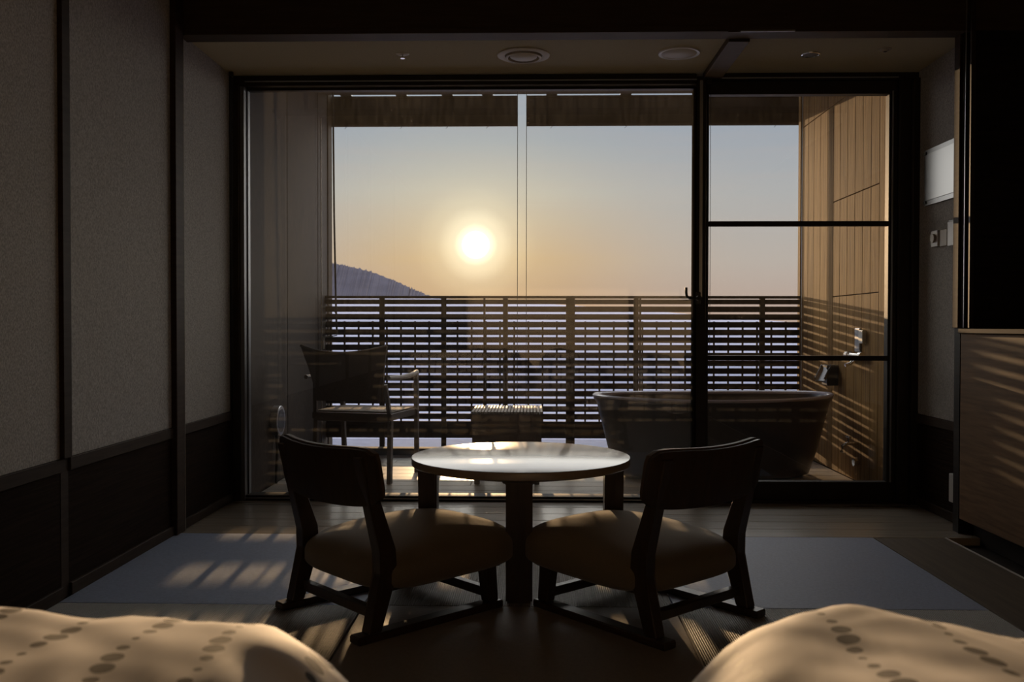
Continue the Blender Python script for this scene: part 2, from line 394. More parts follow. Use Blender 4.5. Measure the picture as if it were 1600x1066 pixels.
# ------------------------------------------------------------------ window wall
w1 = struct('window_1', B((XL, XR, YD+.05, YD+.14, 2.055, 2.5)), 'bronze')      # head wall over the glass
piece('frame_head', w1, XL+.002, .782, YD-.05, YD+.05, 2.012, ZC-.002, 'bronze', .003)
piece('frame_bead', w1, XL+.06, .782, YD-.054, YD-.050, 2.030, 2.036, 'steel', .001)
piece('frame_inner_head', w1, XL+.06, .782, YD-.01, YD+.03, 2.000, 2.012, 'bronze', .001)
piece('frame_sill', w1, XL+.05, .782, YD-.04, YD+.05, -.035, .022, 'bronze', .002)
piece('sill_track', w1, XL+.05, .782, YD-.046, YD-.040, .006, .012, 'steel', .001)
piece('jamb', w1, XL+.001, -1.425, YD-.07, YD+.06, -.03, 2.012, 'bronze', .002)
piece('jamb_cover', w1, -1.425, -1.404, YD-.05, YD+.05, 0, 2.012, 'satin_grey', .002)
piece('jamb_edge', w1, -1.404, -1.398, YD-.005, YD+.03, .02, 2.010, 'satin_grey', .001)
piece('mullion', w1, .782, .830, YD-.045, YD+.05, -.03, 2.05, 'bronze', .003)
piece('mullion_cover', w1, .797, .812, YD-.050, YD-.045, .99, 2.03, 'steel', .001)
piece('mullion_edge', w1, .776, .783, YD-.045, YD+.05, .03, 2.0, 'matte_dark', .001)
p = piece('glass_pane', w1, -1.402, .782, YD+.004, YD+.012, .020, 2.003, 'glass', 0)

d1 = struct('door_1', B((.830, XR+.02, YD-.05, YD+.06, 2.030, 2.062)), 'bronze')
piece('top_rail', d1, .830, 1.745, YD-.03, YD+.02, 1.966, 2.030, 'bronze', .003)
piece('frame_bead', d1, .835, 1.74, YD-.054, YD-.050, 2.036, 2.042, 'steel', .001)
piece('bottom_rail', d1, .830, 1.745, YD-.03, YD+.02, .012, .100, 'bronze', .003)
piece('stile', d1, 1.704, 1.745, YD-.03, YD+.02, .100, 1.966, 'bronze', .003)
piece('stile_strip', d1, 1.716, 1.724, YD-.034, YD-.03, .1, 1.98, 'steel', .001)
piece('stile', d1, .830, .845, YD-.03, YD+.02, .100, 1.966, 'bronze', .002)
piece('glazing_bar', d1, .845, 1.704, YD-.034, YD-.004, 1.333, 1.357, 'bronze', .002)
piece('glazing_bar', d1, .845, 1.704, YD-.034, YD-.004, .686, .710, 'bronze', .002)
piece('glass_pane', d1, .842, 1.706, YD+.002, YD+.008, .098, 1.968, 'glass_door', 0)
piece('threshold', d1, .830, XR, YD-.06, YD+.05, -.035, .012, 'bronze', .002)
piece('jamb', d1, 1.745, 1.80, YD-.05, YD+.06, -.03, 2.03, 'bronze', .003)
piece('jamb_side', d1, 1.80, XR, YD-.08, YD+.06, -.03, 2.03, 'bronze', .003)
bm = bmesh.new()
add_tube(bm, [(.792, YD-.045, .985), (.792, YD-.085, .985)], .013, 12)
add_tube(bm, [(.797, YD-.080, .985), (.745, YD-.080, .985), (.733, YD-.080, .995), (.730, YD-.080, 1.012), (.730, YD-.080, 1.036)], .0065, 10)
h = obj('handle', bm, 'black_metal', d1, True)
bm = bmesh.new(); add_box(bm, .781, .805, YD-.056, YD-.044, .955, 1.015, bev=.003); obj('handle_plate', bm, 'black_metal', d1)

# bead chains of the roller blinds
def bead_chain(x, y, z0, z1, label, loop=.012):
    t = thing('bead_chain', label, 'chain', (x, y, z0))
    bm = bmesh.new()
    add_tube(bm, [(x, y, z1), (x, y, z0+.01), (x+loop/2, y, z0), (x+loop, y, z0+.01), (x+loop, y, z1)], .0009, 4)
    obj('cord', bm, 'rope', t)
    bm = bmesh.new(); z = z0+.01
    while z < z1:
        for xx in (x, x+loop):
            bmesh.ops.create_icosphere(bm, subdivisions=1, radius=.0022, matrix=Matrix.Translation((xx, y, z)))
        z += .0085
    o = obj('bead_string', bm, 'black_metal', t); o['kind'] = 'stuff'
    bm = bmesh.new(); add_box(bm, x-.006, x+loop+.006, y-.008, y+.008, z1, z1+.02, bev=.002); obj('chain_guide', bm, 'bronze', t)
bead_chain(.834, YD-.062, .62, ZC-.055, 'thin black bead chain hanging along the door side of the window mullion')
bead_chain(-1.446, YD-.12, .50, ZC-.022, 'thin black bead chain hanging in the left corner by the wall', .008)

# ------------------------------------------------------------------ balcony
dk = struct('deck', B((-1.75, 2.0, YD+.05, 6.36, -.30, DZ-.022)), 'black_wood')
y = YD+.055; i = 0
while y < 6.24:
    y1 = min(y+.1385, 6.255)
    js = [-1.458, [-.35, .45, -.9, .9][i % 4], 1.858]
    for a, b in zip(js, js[1:]):
        piece('deck_board', dk, a+.001, b-.001, y+.002, y1-.002, DZ-.022, DZ, 'deck_wood', .002)
    y = y1; i += 1
piece('deck_kerb', dk, -1.458, 1.858, 6.262, 6.36, -.10, .006, 'fence_wood', .004)
struct('ledge_outer', B((-3.5, 4.0, 6.50, 7.18, -.3, -.04), bev=.01), 'ledge')
wol = struct('wall_outer_left', B((-1.75, -1.475, YD+.06, 6.46, -.3, 2.6)), 'stucco')
for a, b in ((YD+.06, 5.40), (5.41, 6.17), (6.18, 6.46)):
    piece('wall_panel', wol, -1.477, -1.462, a, b, DZ, 2.6, 'stucco', .002)
piece('end_post', wol, -1.60, -1.455, 6.46, 6.585, -.3, 2.6, 'fence_wood', .003)
piece('steel_channel', wol, -1.462, -1.458, 6.27, 6.276, .0, 2.28, 'beige_plastic', .001)
piece('wall_edge_post', wol, -1.52, -1.458, 4.53, 4.56, DZ, 2.5, 'bronze', .002)
wor = struct('wall_outer_right', B((1.878, 2.2, YD+.06, 6.46, -.3, 2.6)), 'black_wood')
seams = [4.53, 4.59, 4.72, 4.84, 4.967, 5.088, 5.215, 5.339, 5.468, 5.598, 5.723, 5.835, 5.977, 6.113, 6.24, 6.40]
for a, b in zip(seams, seams[1:]):
    lv = [DZ, 2.222, 2.6]
    if 4.96 <= a < 5.72: lv = [DZ, 1.035, 1.621, 2.222, 2.6]
    for z0, z1 in zip(lv, lv[1:]):
        piece('wall_plank', wor, 1.860, 1.878, a+.002, b-.002, z0+.0025, z1-.0025, 'cedar', .0015)
piece('end_post', wor, 1.855, 1.90, 6.403, 6.46, -.3, 2.6, 'cedar', .002)
struct('ceiling_outer', B((-1.75, 2.2, YD+.06, 6.44, 2.480, 2.62)), 'stucco')

# slatted balcony fence
fe = thing('slatted_fence', 'brown horizontal slat fence closing the far side of the balcony', 'fence', (0, YF, DZ))
X0, X1 = -1.50, 1.90
piece('top_rail', fe, X0, X1, YF-.02, YF+.05, 1.045, 1.062, 'fence_wood', .003)
def zat(py): return .85-(py-510.3)*6.40/1426.6
zg = [zat(477.6+12.03*k) for k in range(16)]
edges = [(zg[0]+.008, 1.038)]
for k in range(15): edges.append((zg[k+1]+.0072, zg[k]-.0072))
edges.append((.062, zg[15]-.0072))
for a, b in edges:
    piece('slat', fe, X0, X1, YF+.012, YF+.026, a, b, 'fence_wood', .001)
def xf(px): return (px-833)*YF/1426.6
for px, wd in ((502, .034), (596.3, .034), (693.2, .034), (756.8, .014), (789.7, .034), (891, .062), (993, .034), (1090, .034), (1188, .034), (1262, .03)):
    piece('fence_post', fe, xf(px)-wd/2, xf(px)+wd/2, YF-.022, YF+.012, DZ-.0, 1.045, 'fence_wood', .002)
piece('fence_post', fe, xf(1000.5)-.007, xf(1000.5)+.007, YF+.03, YF+.05, .05, 1.045, 'fence_wood', .001)
px = 493.6
while px < 1262:
    x = (px-833)*6.45/1426.6
    if abs(px-891) > 9:
        piece('baluster', fe, x-.006, x+.006, YF+.028, YF+.04, .07, .885, 'fence_wood', .001)
    px += 22.13

# outdoor shades rolled up under the balcony roof
def shade(x0, x1, label, hooks, dz=0):
    t = thing('outdoor_shade', label, 'shade', ((x0+x1)/2, 6.6, 2.29), 0, 'outdoor shades under the balcony roof')
    bm = bmesh.new()
    pr = []
    for k in range(9):
        a = PI+PI*k/8; pr.append((6.6+.03*math.cos(a), 2.318+.028*math.sin(a)))
    pr += [(6.612, 2.495), (6.588, 2.495)]
    add_prism(bm, pr, 'x', x0, x1); obj('shade_roll', bm, 'shade', t, True)
    bm = B((x0, x1, 6.582, 6.618, 2.490, 2.507), bev=.002); obj('head_rail', bm, 'fence_wood', t)
    for hx in hooks:
        bm = B((hx-.04, hx+.04, 6.438, 6.610, 2.505, 2.56), bev=.002); obj('bracket', bm, 'black_metal', t)
        bm = bmesh.new(); add_tube(bm, [(hx, 6.565, 2.30), (hx+.004, 6.565, 2.280), (hx-.008, 6.565, 2.27)], .002, 5); obj('tie', bm, 'rope', t)
    return t
shade(-1.56, -.114, 'brown rolled-up outdoor shade hanging under the balcony roof, left of the gap', (-1.35, -.95, -.62, -.33))
shade(-.050, 1.985, 'long brown rolled-up outdoor shade hanging under the balcony roof, right of the gap', (.13, .66, 1.20, 1.72, 1.95))
for x, lb in ((-.1095, 'left of two thin vertical guide wires at the gap between the shades'), (-.0480, 'right of two thin vertical guide wires at the gap between the shades')):
    bm = bmesh.new(); add_tube(bm, [(x, 6.30, 2.48), (x, 6.30, DZ)], .0023, 6)
    tag(obj('guide_wire', bm, 'black_metal', None, True), lb, 'wire', 'guide wires')
bm = bmesh.new(); add_tube(bm, [(-1.385, 6.30, 2.48), (-1.378, 6.30, 1.6), (-1.366, 6.30, .95), (-1.36, 6.30, .79)], .0065, 8)
cr = tag(obj('hold_down_cord', bm, 'rope', None, True), 'dark cord hanging straight from the balcony roof beside the left wall', 'cord')
bm = bmesh.new(); add_tube(bm, [(-1.36, 6.30, .785), (-1.42, 6.305, .775), (-1.462, 6.31, .772)], .004, 6); add_tube(bm, [(-1.455, 6.31, .772), (-1.455, 6.31, .69)], .005, 6)
obj('hook', bm, 'steel', cr, True)
bm = bmesh.new(); add_tube(bm, [(-1.37, 6.29, 1.01), (-1.35, 6.28, .97), (-1.39, 6.29, .985), (-1.36, 6.28, .93)], .004, 6); obj('knot', bm, 'rope', cr, True)
bm = bmesh.new(); add_tube(bm, [(1.828, 6.27, 2.48), (1.828, 6.27, DZ)], .0035, 8)
tag(obj('guide_rod', bm, 'steel', None, True), 'slim metal rod standing beside the plank wall at the right end of the fence', 'rod')

# ------------------------------------------------------------------ beyond the balcony
sea = struct('sea', B((-20000, 20000, 30, 30000, -31, -30)), 'sea')
bm = bmesh.new()
pk = [(380, 396), (440, 402), (512, 410), (540, 416), (575, 424), (610, 437), (640, 450), (665, 461), (700, 470), (740, 485), (780, 505), (900, 520)]
D = 3200.; nx = 700; rows = []
for i in range(nx+1):
    px = 250+(900-250)*i/nx
    if px < 380: py = 396+(380-px)*.02
    else:
        for (a, b), (c, d) in zip(pk, pk[1:]):
            if a <= px <= c: py = b+(d-b)*(px-a)/(c-a); break
    X = (px-833)/1426.6*D; Zt = .85+(510-py)/1426.6*D
    Zt += noise.noise((i*.45, 3, 0))*7+abs(noise.noise((i*.9, 13, 0)))*6+noise.noise((i*.09, 9, 0))*3+max(0, noise.noise((i*1.3, 7, 0)))*4
    rows.append([bm.verts.new((X, D+(1-s)*-260+noise.noise((i*.05, s*3, 5))*35*(1-s), -40+(Zt+40)*(s**.9))) for s in (0, .2, .4, .6, .8, .93, 1)]
                + [bm.verts.new((X, D+500, -40))])
for A, Bq in zip(rows, rows[1:]):
    for k in range(7): bm.faces.new((A[k], Bq[k], Bq[k+1], A[k+1]))
struct('mountain', bm, 'hill')
# solid pale shape added for the light fence gaps, as mist over the water
bm = bmesh.new(); mk = [(-400, 475), (700, 475), (820, 480), (950, 490), (1060, 501), (1150, 508), (1400, 510)]; Dm = 1900.; rows = []
for i in range(201):
    px = -400+1800*i/200
    for (a, b), (c, d) in zip(mk, mk[1:]):
        if a <= px <= c: py = b+(d-b)*(px-a)/(c-a); break
    X = (px-833)/1426.6*Dm; Zt = .85+(510-py)/1426.6*Dm+noise.noise((i*.13, 1, 4))*2
    rows.append([bm.verts.new((X, Dm-1500*math.cos(PI/2*k/6), -31+(Zt+31)*math.sin(PI/2*k/6))) for k in range(7)]+[bm.verts.new((X, Dm+120, -31))])
for A, Bq in zip(rows, rows[1:]):
    for k in range(7): bm.faces.new((A[k], Bq[k], Bq[k+1], A[k+1]))
struct('pale_haze_bank', bm, 'pale_haze')

# ------------------------------------------------------------------ round low table
TX, TY = -.042, 3.125
tb = thing('round_table', 'low round wooden table with a glossy top between two low chairs', 'table', (TX, TY, 0))
R = .373; H = .407
bm = bmesh.new(); add_lathe(bm, [(0, H), (R-.004, H), (R-.001, H-.001), (R, H-.004), (R, H-.024), (R-.004, H-.027), (0, H-.027)], 96, TX, TY)
obj('tabletop', bm, 'table_top', tb, True)
bm = bmesh.new(); add_lathe(bm, [(R-.045, H-.027), (R-.045, H-.036), (R-.06, H-.036), (R-.06, H-.027)], 64, TX, TY)
obj('apron', bm, 'chair_wood', tb, True)
for k in range(4):
    a = -PI/2+k*PI/2
    rot = Matrix.Rotation(a, 4, 'Z'); bm = bmesh.new()
    add_prism(bm, [(.285, 0), (.345, 0), (.350, H-.027), (.285, H-.027)], 'y', -.041, .041)
    bmesh.ops.bevel(bm, geom=[e for e in bm.edges], offset=.006, segments=2, affect='EDGES')
    bmesh.ops.rotate(bm, cent=(0, 0, 0), matrix=rot, verts=bm.verts); bmesh.ops.translate(bm, verts=bm.verts, vec=(TX, TY, 0))
    lg = obj('leg', bm, 'chair_wood', tb)
    for s in (-1, 1):
        bm = bmesh.new()
        add_prism(bm, [(.0, 0), (.013, 0), (.013, -.006), (.009, -.013), (.004, -.014), (0, -.018)], 'y', -.006, .006)
        m = Matrix.Translation((TX, TY, 0)) @ rot @ Matrix.Translation((.325, s*.041, H-.027)) @ Matrix.Rotation(s*PI/2, 4, 'Z')
        bmesh.ops.transform(bm, matrix=m, verts=bm.verts)
        obj('bracket', bm, 'chair_wood', lg)

# ------------------------------------------------------------------ low chairs
def low_chair():
    t = thing('low_chair', 'low wooden chair on the left with a puffy seat, facing the round table', 'chair', group='low chairs at the round table')
    hw = .205
    for s in (-1, 1):
        # runner on the floor
        bm = bmesh.new(); add_box(bm, s*hw-.024, s*hw+.024, -.012, .505, 0, .022, bev=.004); obj('runner', bm, 'chair_wood', t, local=True)
        # rear leg: leans forward up to the seat, then back behind the backrest
        bm = bmesh.new()
        add_prism(bm, [(.022, .022), (.066, .022), (.118, .175), (.113, .24), (.018, .50), (-.006, .50), (.058, .235), (.062, .175)], 'x', s*hw-.019, s*hw+.019)
        bmesh.ops.bevel(bm, geom=list(bm.edges), offset=.003, segments=1, affect='EDGES')
        obj('rear_leg', bm, 'chair_wood', t, local=True)
        bm = bmesh.new()
        add_prism(bm, [(.450, .022), (.490, .022), (.480, .15), (.43, .15)], 'x', s*hw-.018, s*hw+.018)
        bmesh.ops.bevel(bm, geom=list(bm.edges), offset=.003, segments=1, affect='EDGES')
        obj('front_leg', bm, 'chair_wood', t, local=True)
        bm = bmesh.new(); add_box(bm, s*hw-.016, s*hw+.016, .09, .50, .125, .16, bev=.003); obj('side_rail', bm, 'chair_wood', t, local=True)
    for y, z in ((.065, .055), (.470, .035)):
        bm = bmesh.new(); add_box(bm, -hw+.01, hw-.01, y-.014, y+.014, z-.003, z+.025, bev=.003); obj('stretcher', bm, 'chair_wood', t, local=True)
    # seat: thick rounded cushion, crowned
    bm = bmesh.new()
    nx, ny = 28, 32; x0, x1, y0, y1 = -.255, .255, .045, .600
    top = []; bot = []
    def pt(u, v):
        # rounded rectangle mapping
        a, b = u*2-1, v*2-1
        return a, b
    for j in range(ny+1):
        rt, rb = [], []
        for i in range(nx+1):
            a = math.sin((i/nx*2-1)*PI/2); b = math.sin((j/ny*2-1)*PI/2)
            q = 4.2
            m_ = (abs(a)**q+abs(b)**q)**(1/q); mm = max(abs(a), abs(b), 1e-9)
            k = mm/m_ if m_ > 1e-9 else 1
            X = (x0+x1)/2+a*k*(x1-x0)/2; Y = (y0+y1)/2+b*k*(y1-y0)/2
            e = max(0, 1-mm**6)**.5
            crown = .022*(1-a*a)*(1-b*b)
            slope = -.018*b*0 + .010*b
            zt = .180+.055*e+crown+slope; zb = .150-.036*e+slope*.3
            rt.append(bm.verts.new((X, Y, zt))); rb.append(bm.verts.new((X, Y, zb)))
        top.append(rt); bot.append(rb)
    for j in range(ny):
        for i in range(nx):
            bm.faces.new((top[j][i], top[j][i+1], top[j+1][i+1], top[j+1][i]))
            bm.faces.new((bot[j][i], bot[j+1][i], bot[j+1][i+1], bot[j][i+1]))
    for i in range(nx):
        bm.faces.new((top[0][i], bot[0][i], bot[0][i+1], top[0][i+1])); bm.faces.new((top[ny][i], top[ny][i+1], bot[ny][i+1], bot[ny][i]))
    for j in range(ny):
        bm.faces.new((top[j][0], top[j+1][0], bot[j+1][0], bot[j][0])); bm.faces.new((top[j][nx], bot[j][nx], bot[j+1][nx], top[j+1][nx]))
    o = obj('seat', bm, 'fabric', t, True, local=True)
    for p in o.data.polygons: p.use_smooth = True
    # backrest: curved board with a pad on its front
    def curved(name, m, hx, yoff, th, z0, z1, r, padround=0):
        bm = bmesh.new(); n = 20; F = []; G = []
        nz = 8
        for i in range(n+1):
            u = i/n*2-1; cf, cg = [], []
            for k in range(nz+1):
                v = k/nz*2-1
                q = 7.; mm = max(abs(u), abs(v), 1e-9); kk = mm/((abs(u)**q+abs(v)**q)**(1/q)) if mm > 1e-6 else 1
                x = u*kk*hx; z = (z0+z1)/2+v*kk*(z1-z0)/2
                # lower edge narrows and dips toward the middle, sides taper inward at top
                y = .030-(z-.35)*.16 + yoff - .040*(1-(x/hx)**2)
                z -= .012*(x/hx)**2*(-1)
                cf.append(bm.verts.new((x*(1-.02*(v*.5+.5)), y, z))); cg.append(bm.verts.new((x*(1-.02*(v*.5+.5)), y-th, z)))
            F.append(cf); G.append(cg)
        for i in range(n):
            for k in range(nz):
                bm.faces.new((F[i][k], F[i+1][k], F[i+1][k+1], F[i][k+1])); bm.faces.new((G[i][k], G[i][k+1], G[i+1][k+1], G[i+1][k]))
            bm.faces.new((F[i][0], G[i][0], G[i+1][0], F[i+1][0])); bm.faces.new((F[i][nz], F[i+1][nz], G[i+1][nz], G[i][nz]))
        for k in range(nz):
            bm.faces.new((F[0][k], F[0][k+1], G[0][k+1], G[0][k])); bm.faces.new((F[n][k], G[n][k], G[n][k+1], F[n][k+1]))
        return obj(name, bm, m, t, True, local=True)
    bk = curved('backrest', 'chair_wood', .258, .022, .012, .355, .515, .03)
    pad = curved('back_pad', 'back_pad', .252, .036, .014, .360, .520, .03)
    return t
def copy_tree(o, parent=None):
    c = o.copy(); C.objects.link(c)
    if parent: c.parent = parent
    for ch in list(o.children): copy_tree(ch, c)
    return c
ch1 = low_chair()
ch1.location = (-.610, 2.565, 0); ch1.rotation_euler[2] = -math.radians(46)
ch2 = copy_tree(ch1); ch2['label'] = 'low wooden chair on the right with a puffy seat, facing the round table'
ch2.location = (.507, 2.538, 0); ch2.rotation_euler[2] = math.radians(42)

# ------------------------------------------------------------------ cabinet on the right
cb = thing('low_cabinet', 'long low wooden cabinet along the right wall, striped by sunlight through the fence', 'cabinet', (2.05, 2.4, 0))
bm = B((1.752, 2.415, .4, 3.785, .06, .823), bev=.003); obj('body', bm, 'cabinet_wood', cb)
bm = B((1.742, 2.418, .4, 3.788, .823, .842), bev=.002); obj('top', bm, 'dark_wood', cb)
bm = B((1.80, 2.40, .45, 3.76, -.03, .06)); obj('plinth', bm, 'black_wood', cb)

# ------------------------------------------------------------------ wall and ceiling fittings
t = thing('wall_board', 'pale glossy board with black corner studs on the right bay wall', 'board', (1.83, 4.1, 1.41))
def plate(x0, x1, y0, y1, z0, z1, m, name, parent, bev=.002):
    bm = B((x0, x1, y0, y1, z0, z1), bev=bev); return obj(name, bm, m, parent)
plate(1.818, 1.822, 3.86, 4.302, 1.409, 1.667, 'acrylic', 'backing_sheet', t, .001)
plate(1.815, 1.818, 3.875, 4.275, 1.432, 1.644, 'paper', 'front_sheet', t, .0005)
for y in (4.288, 3.874):
    for z in (1.425, 1.651):
        bm = bmesh.new(); add_box(bm, 1.812, 1.8305, y-.012, y+.012, z-.007, z+.007, bev=.002); obj('standoff', bm, 'black_metal', t)
t = thing('dial_switch', 'small square dial switch on the right bay wall under the glossy board', 'switch', (1.83, 4.18, 1.21))
plate(1.814, 1.8305, 4.150, 4.218, 1.212, 1.285, 'white_plastic', 'plate', t)
bm = bmesh.new(); add_tube(bm, [(1.814, 4.184, 1.25), (1.804, 4.184, 1.25)], .020, 20); obj('dial', bm, 'beige_plastic', t, True)
o = tag(plate(1.820, 1.8305, 4.070, 4.140, 1.208, 1.283, 'beige_plastic', 'switch_plate', None), 'flat beige switch plate between the dial switch and the pillar', 'switch')
t = thing('wall_remote', 'white wall control in a dark holder half hidden by the pillar edge', 'remote', (1.83, 4.02, 1.19))
plate(1.812, 1.8305, 3.96, 4.035, 1.205, 1.315, 'black_metal', 'holder', t)
plate(1.802, 1.812, 3.965, 4.025, 1.20, 1.305, 'white_plastic', 'remote_body', t)
o = tag(plate(1.812, 1.8305, 3.95, 4.012, .089, .212, 'white_plastic', 'socket_plate', None), 'white socket plate low on the right bay wall beside the cabinet', 'socket')

vent = thing('ceiling_vent', 'round ringed air vent in the middle of the bay ceiling', 'vent', (-.045, 4.105, ZC))
bm = bmesh.new(); add_lathe(bm, [(.085, ZC-.006), (.098, ZC-.010), (.117, ZC-.004), (.118, ZC)], 64, -.045, 4.105); obj('outer_ring', bm, 'beige_plastic', vent, True)
bm = bmesh.new(); add_lathe(bm, [(.066, ZC-.004), (.070, ZC-.016), (.080, ZC-.014), (.082, ZC)], 64, -.045, 4.105); obj('inner_ring', bm, 'beige_plastic', vent, True)
bm = bmesh.new(); add_lathe(bm, [(0, ZC-.016), (.050, ZC-.015), (.060, ZC-.010), (.060, ZC)], 48, -.045, 4.105); obj('vent_disc', bm, 'beige_plastic', vent, True)
bm = bmesh.new(); add_lathe(bm, [(0, ZC-.0005), (.086, ZC-.0008), (.086, ZC)], 48, -.045, 4.105); obj('shadow_gap', bm, 'black_metal', vent, True)
sp = thing('ceiling_speaker', 'flat pale round ceiling cover beside the ceiling beam', 'speaker', (.645, 4.085, ZC))
bm = bmesh.new(); add_lathe(bm, [(.078, ZC-.004), (.090, ZC-.006), (.092, ZC)], 64, .645, 4.085); obj('rim', bm, 'white_plastic', sp, True)
bm = bmesh.new(); add_lathe(bm, [(0, ZC-.010), (.060, ZC-.008), (.078, ZC-.002), (.078, ZC)], 64, .645, 4.085); obj('grille', bm, 'beige_plastic', sp, True)
s = thing('sprinkler', 'small chrome sprinkler in the left half of the bay ceiling', 'sprinkler', (-.584, 4.08, ZC))
bm = bmesh.new(); add_lathe(bm, [(0, ZC-.004), (.022, ZC-.004), (.030, ZC)], 32, -.584, 4.08); obj('rosette', bm, 'beige_plastic', s, True)
bm = bmesh.new(); add_lathe(bm, [(0, ZC-.020), (.010, ZC-.020), (.010, ZC-.017), (.004, ZC-.015), (.004, ZC-.004)], 24, -.584, 4.08); obj('head', bm, 'chrome', s, True)
s = thing('downlight', 'unlit recessed downlight with a bright rim, right of the ceiling beam', 'light', (1.235, 4.12, ZC))
bm = bmesh.new(); add_lathe(bm, [(.034, ZC-.001), (.036, ZC-.004), (.042, ZC-.003), (.043, ZC)], 40, 1.235, 4.12); obj('rim', bm, 'chrome', s, True)
bm = bmesh.new(); add_lathe(bm, [(0, ZC-.0006), (.034, ZC-.0008), (.034, ZC)], 32, 1.235, 4.12); obj('lamp_recess', bm, 'black_metal', s, True)
s = thing('ceiling_sensor', 'tiny round sensor at the right end of the bay ceiling', 'sensor', (1.535, 4.045, ZC))
bm = bmesh.new(); add_lathe(bm, [(0, ZC-.012), (.012, ZC-.011), (.016, ZC-.006), (.026, ZC-.004), (.028, ZC)], 32, 1.535, 4.045); obj('housing', bm, 'beige_plastic', s, True)
bm = bmesh.new(); add_lathe(bm, [(0, ZC-.0145), (.007, ZC-.0135), (.008, ZC-.0115)], 16, 1.535, 4.045); obj('lens', bm, 'black_metal', s, True)

# ------------------------------------------------------------------ bath tub
t = thing('bathtub', 'dark oval freestanding bathtub on the balcony deck at the right', 'bathtub', (1.075, 5.47, DZ), math.radians(6))
bm = bmesh.new()
prof_out = [(.53, .24, .0), (.58, .28, .02), (.63, .315, .16), (.675, .345, .33), (.70, .362, .43), (.718, .375, .452), (.722, .378, .462)]
prof_in = [(.715, .372, .468), (.695, .352, .466), (.675, .338, .44), (.63, .30, .25), (.56, .24, .12), (.30, .13, .09)]
S = 96; rings = []
for a, b, z in prof_out+prof_in:
    rings.append([bm.verts.new((a*math.cos(2*PI*k/S), b*math.sin(2*PI*k/S), z + .012*(a*math.cos(2*PI*k/S)/.72)**2*(z/.46))) for k in range(S)])
for A, Bq in zip(rings, rings[1:]):
    for k in range(S): bm.faces.new((A[k], A[(k+1) % S], Bq[(k+1) % S], Bq[k]))
bm.faces.new(rings[0][::-1]); bm.faces.new(rings[-1])
obj('tub_shell', bm, 'tub', t, True, local=True)
bm = bmesh.new(); rr = []
for a, b, z in [(.722, .378, .464), (.726, .382, .474), (.716, .372, .482), (.696, .352, .476), (.692, .348, .464)]:
    rr.append([bm.verts.new((a*math.cos(2*PI*k/S), b*math.sin(2*PI*k/S), z+.012*(a*math.cos(2*PI*k/S)/.72)**2)) for k in range(S)])
for A, Bq in zip(rr, rr[1:]+rr[:1]):
    for k in range(S): bm.faces.new((A[k], A[(k+1) % S], Bq[(k+1) % S], Bq[k]))
obj('rim', bm, 'tub_rim_glint', t, True, local=True)
bm = bmesh.new(); add_lathe(bm, [(0, .096), (.022, .097), (.026, .092)], 24, 0, 0); obj('drain', bm, 'chrome', t, True, local=True)

# spout pouring toward the tub, wall mixer and control panel
t = thing('bath_spout', 'open trough bath spout slanting from a dark block at the plank wall to the tub', 'spout', (1.80, 5.62, .5))
bm = B((1.79, 1.86, 5.60, 5.70, .49, .615), bev=.004); obj('wall_block', bm, 'black_metal', t)
bm = bmesh.new()
add_bar(bm, (1.795, 5.625, .600), (1.735, 5.56, .520), .058, .006)
obj('trough', bm, 'steel', t)
for s in (-1, 1):
    bm = bmesh.new(); dv = Vector((.65, -.60, 0)).normalized()*.029*s
    add_bar(bm, Vector((1.795, 5.625, .612))+dv, Vector((1.735, 5.56, .532))+dv, .006, .022); obj('trough_side', bm, 'chrome', t)
t = thing('shower_mixer', 'chrome wall mixer with two round handles on the plank wall', 'faucet', (1.85, 5.22, .67))
bm = bmesh.new(); add_tube(bm, [(1.83, 5.13, .685), (1.83, 5.33, .685)], .016, 14); obj('mixer_body', bm, 'chrome', t, True)
for y in (5.13, 5.34):
    bm = bmesh.new(); add_tube(bm, [(1.83, y-.02, .685), (1.83, y+.02, .685)], .024, 18); obj('knob', bm, 'chrome', t, True)
    bm = bmesh.new(); add_tube(bm, [(1.86, y+(.03 if y < 5.2 else -.03), .685), (1.83, y+(.03 if y < 5.2 else -.03), .685)], .018, 14); obj('wall_flange', bm, 'chrome', t, True)
bm = bmesh.new(); add_tube(bm, [(1.83, 5.22, .67), (1.80, 5.22, .64), (1.77, 5.22, .63)], .01, 10); obj('outlet', bm, 'chrome', t, True)
t = thing('bath_control', 'grey and white bath control panel above the wall mixer', 'control panel', (1.85, 5.23, .70))
bm = B((1.846, 1.8595, 5.215, 5.29, .705, .84), bev=.003); obj('panel', bm, 'steel', t)
bm = B((1.835, 1.8595, 5.135, 5.200, .755, .83), bev=.004); obj('control_box', bm, 'white_plastic', t)
t = thing('drain_tap', 'small chrome tap low on the plank wall behind the door glass', 'tap', (1.85, 5.25, .1))
bm = bmesh.new(); add_tube(bm, [(1.86, 5.27, .18), (1.80, 5.27, .18), (1.775, 5.27, .165), (1.77, 5.27, .13)], .010, 10); obj('tap_body', bm, 'chrome', t, True)
bm = bmesh.new(); add_tube(bm, [(1.81, 5.27, .19), (1.81, 5.27, .215)], .006, 8); add_tube(bm, [(1.81, 5.24, .218), (1.81, 5.30, .218)], .007, 8); obj('tap_handle', bm, 'chrome', t, True)
bm = bmesh.new(); add_tube(bm, [(1.86, 5.25, .075), (1.83, 5.25, .075)], .022, 14); obj('wall_flange', bm, 'chrome', t, True)

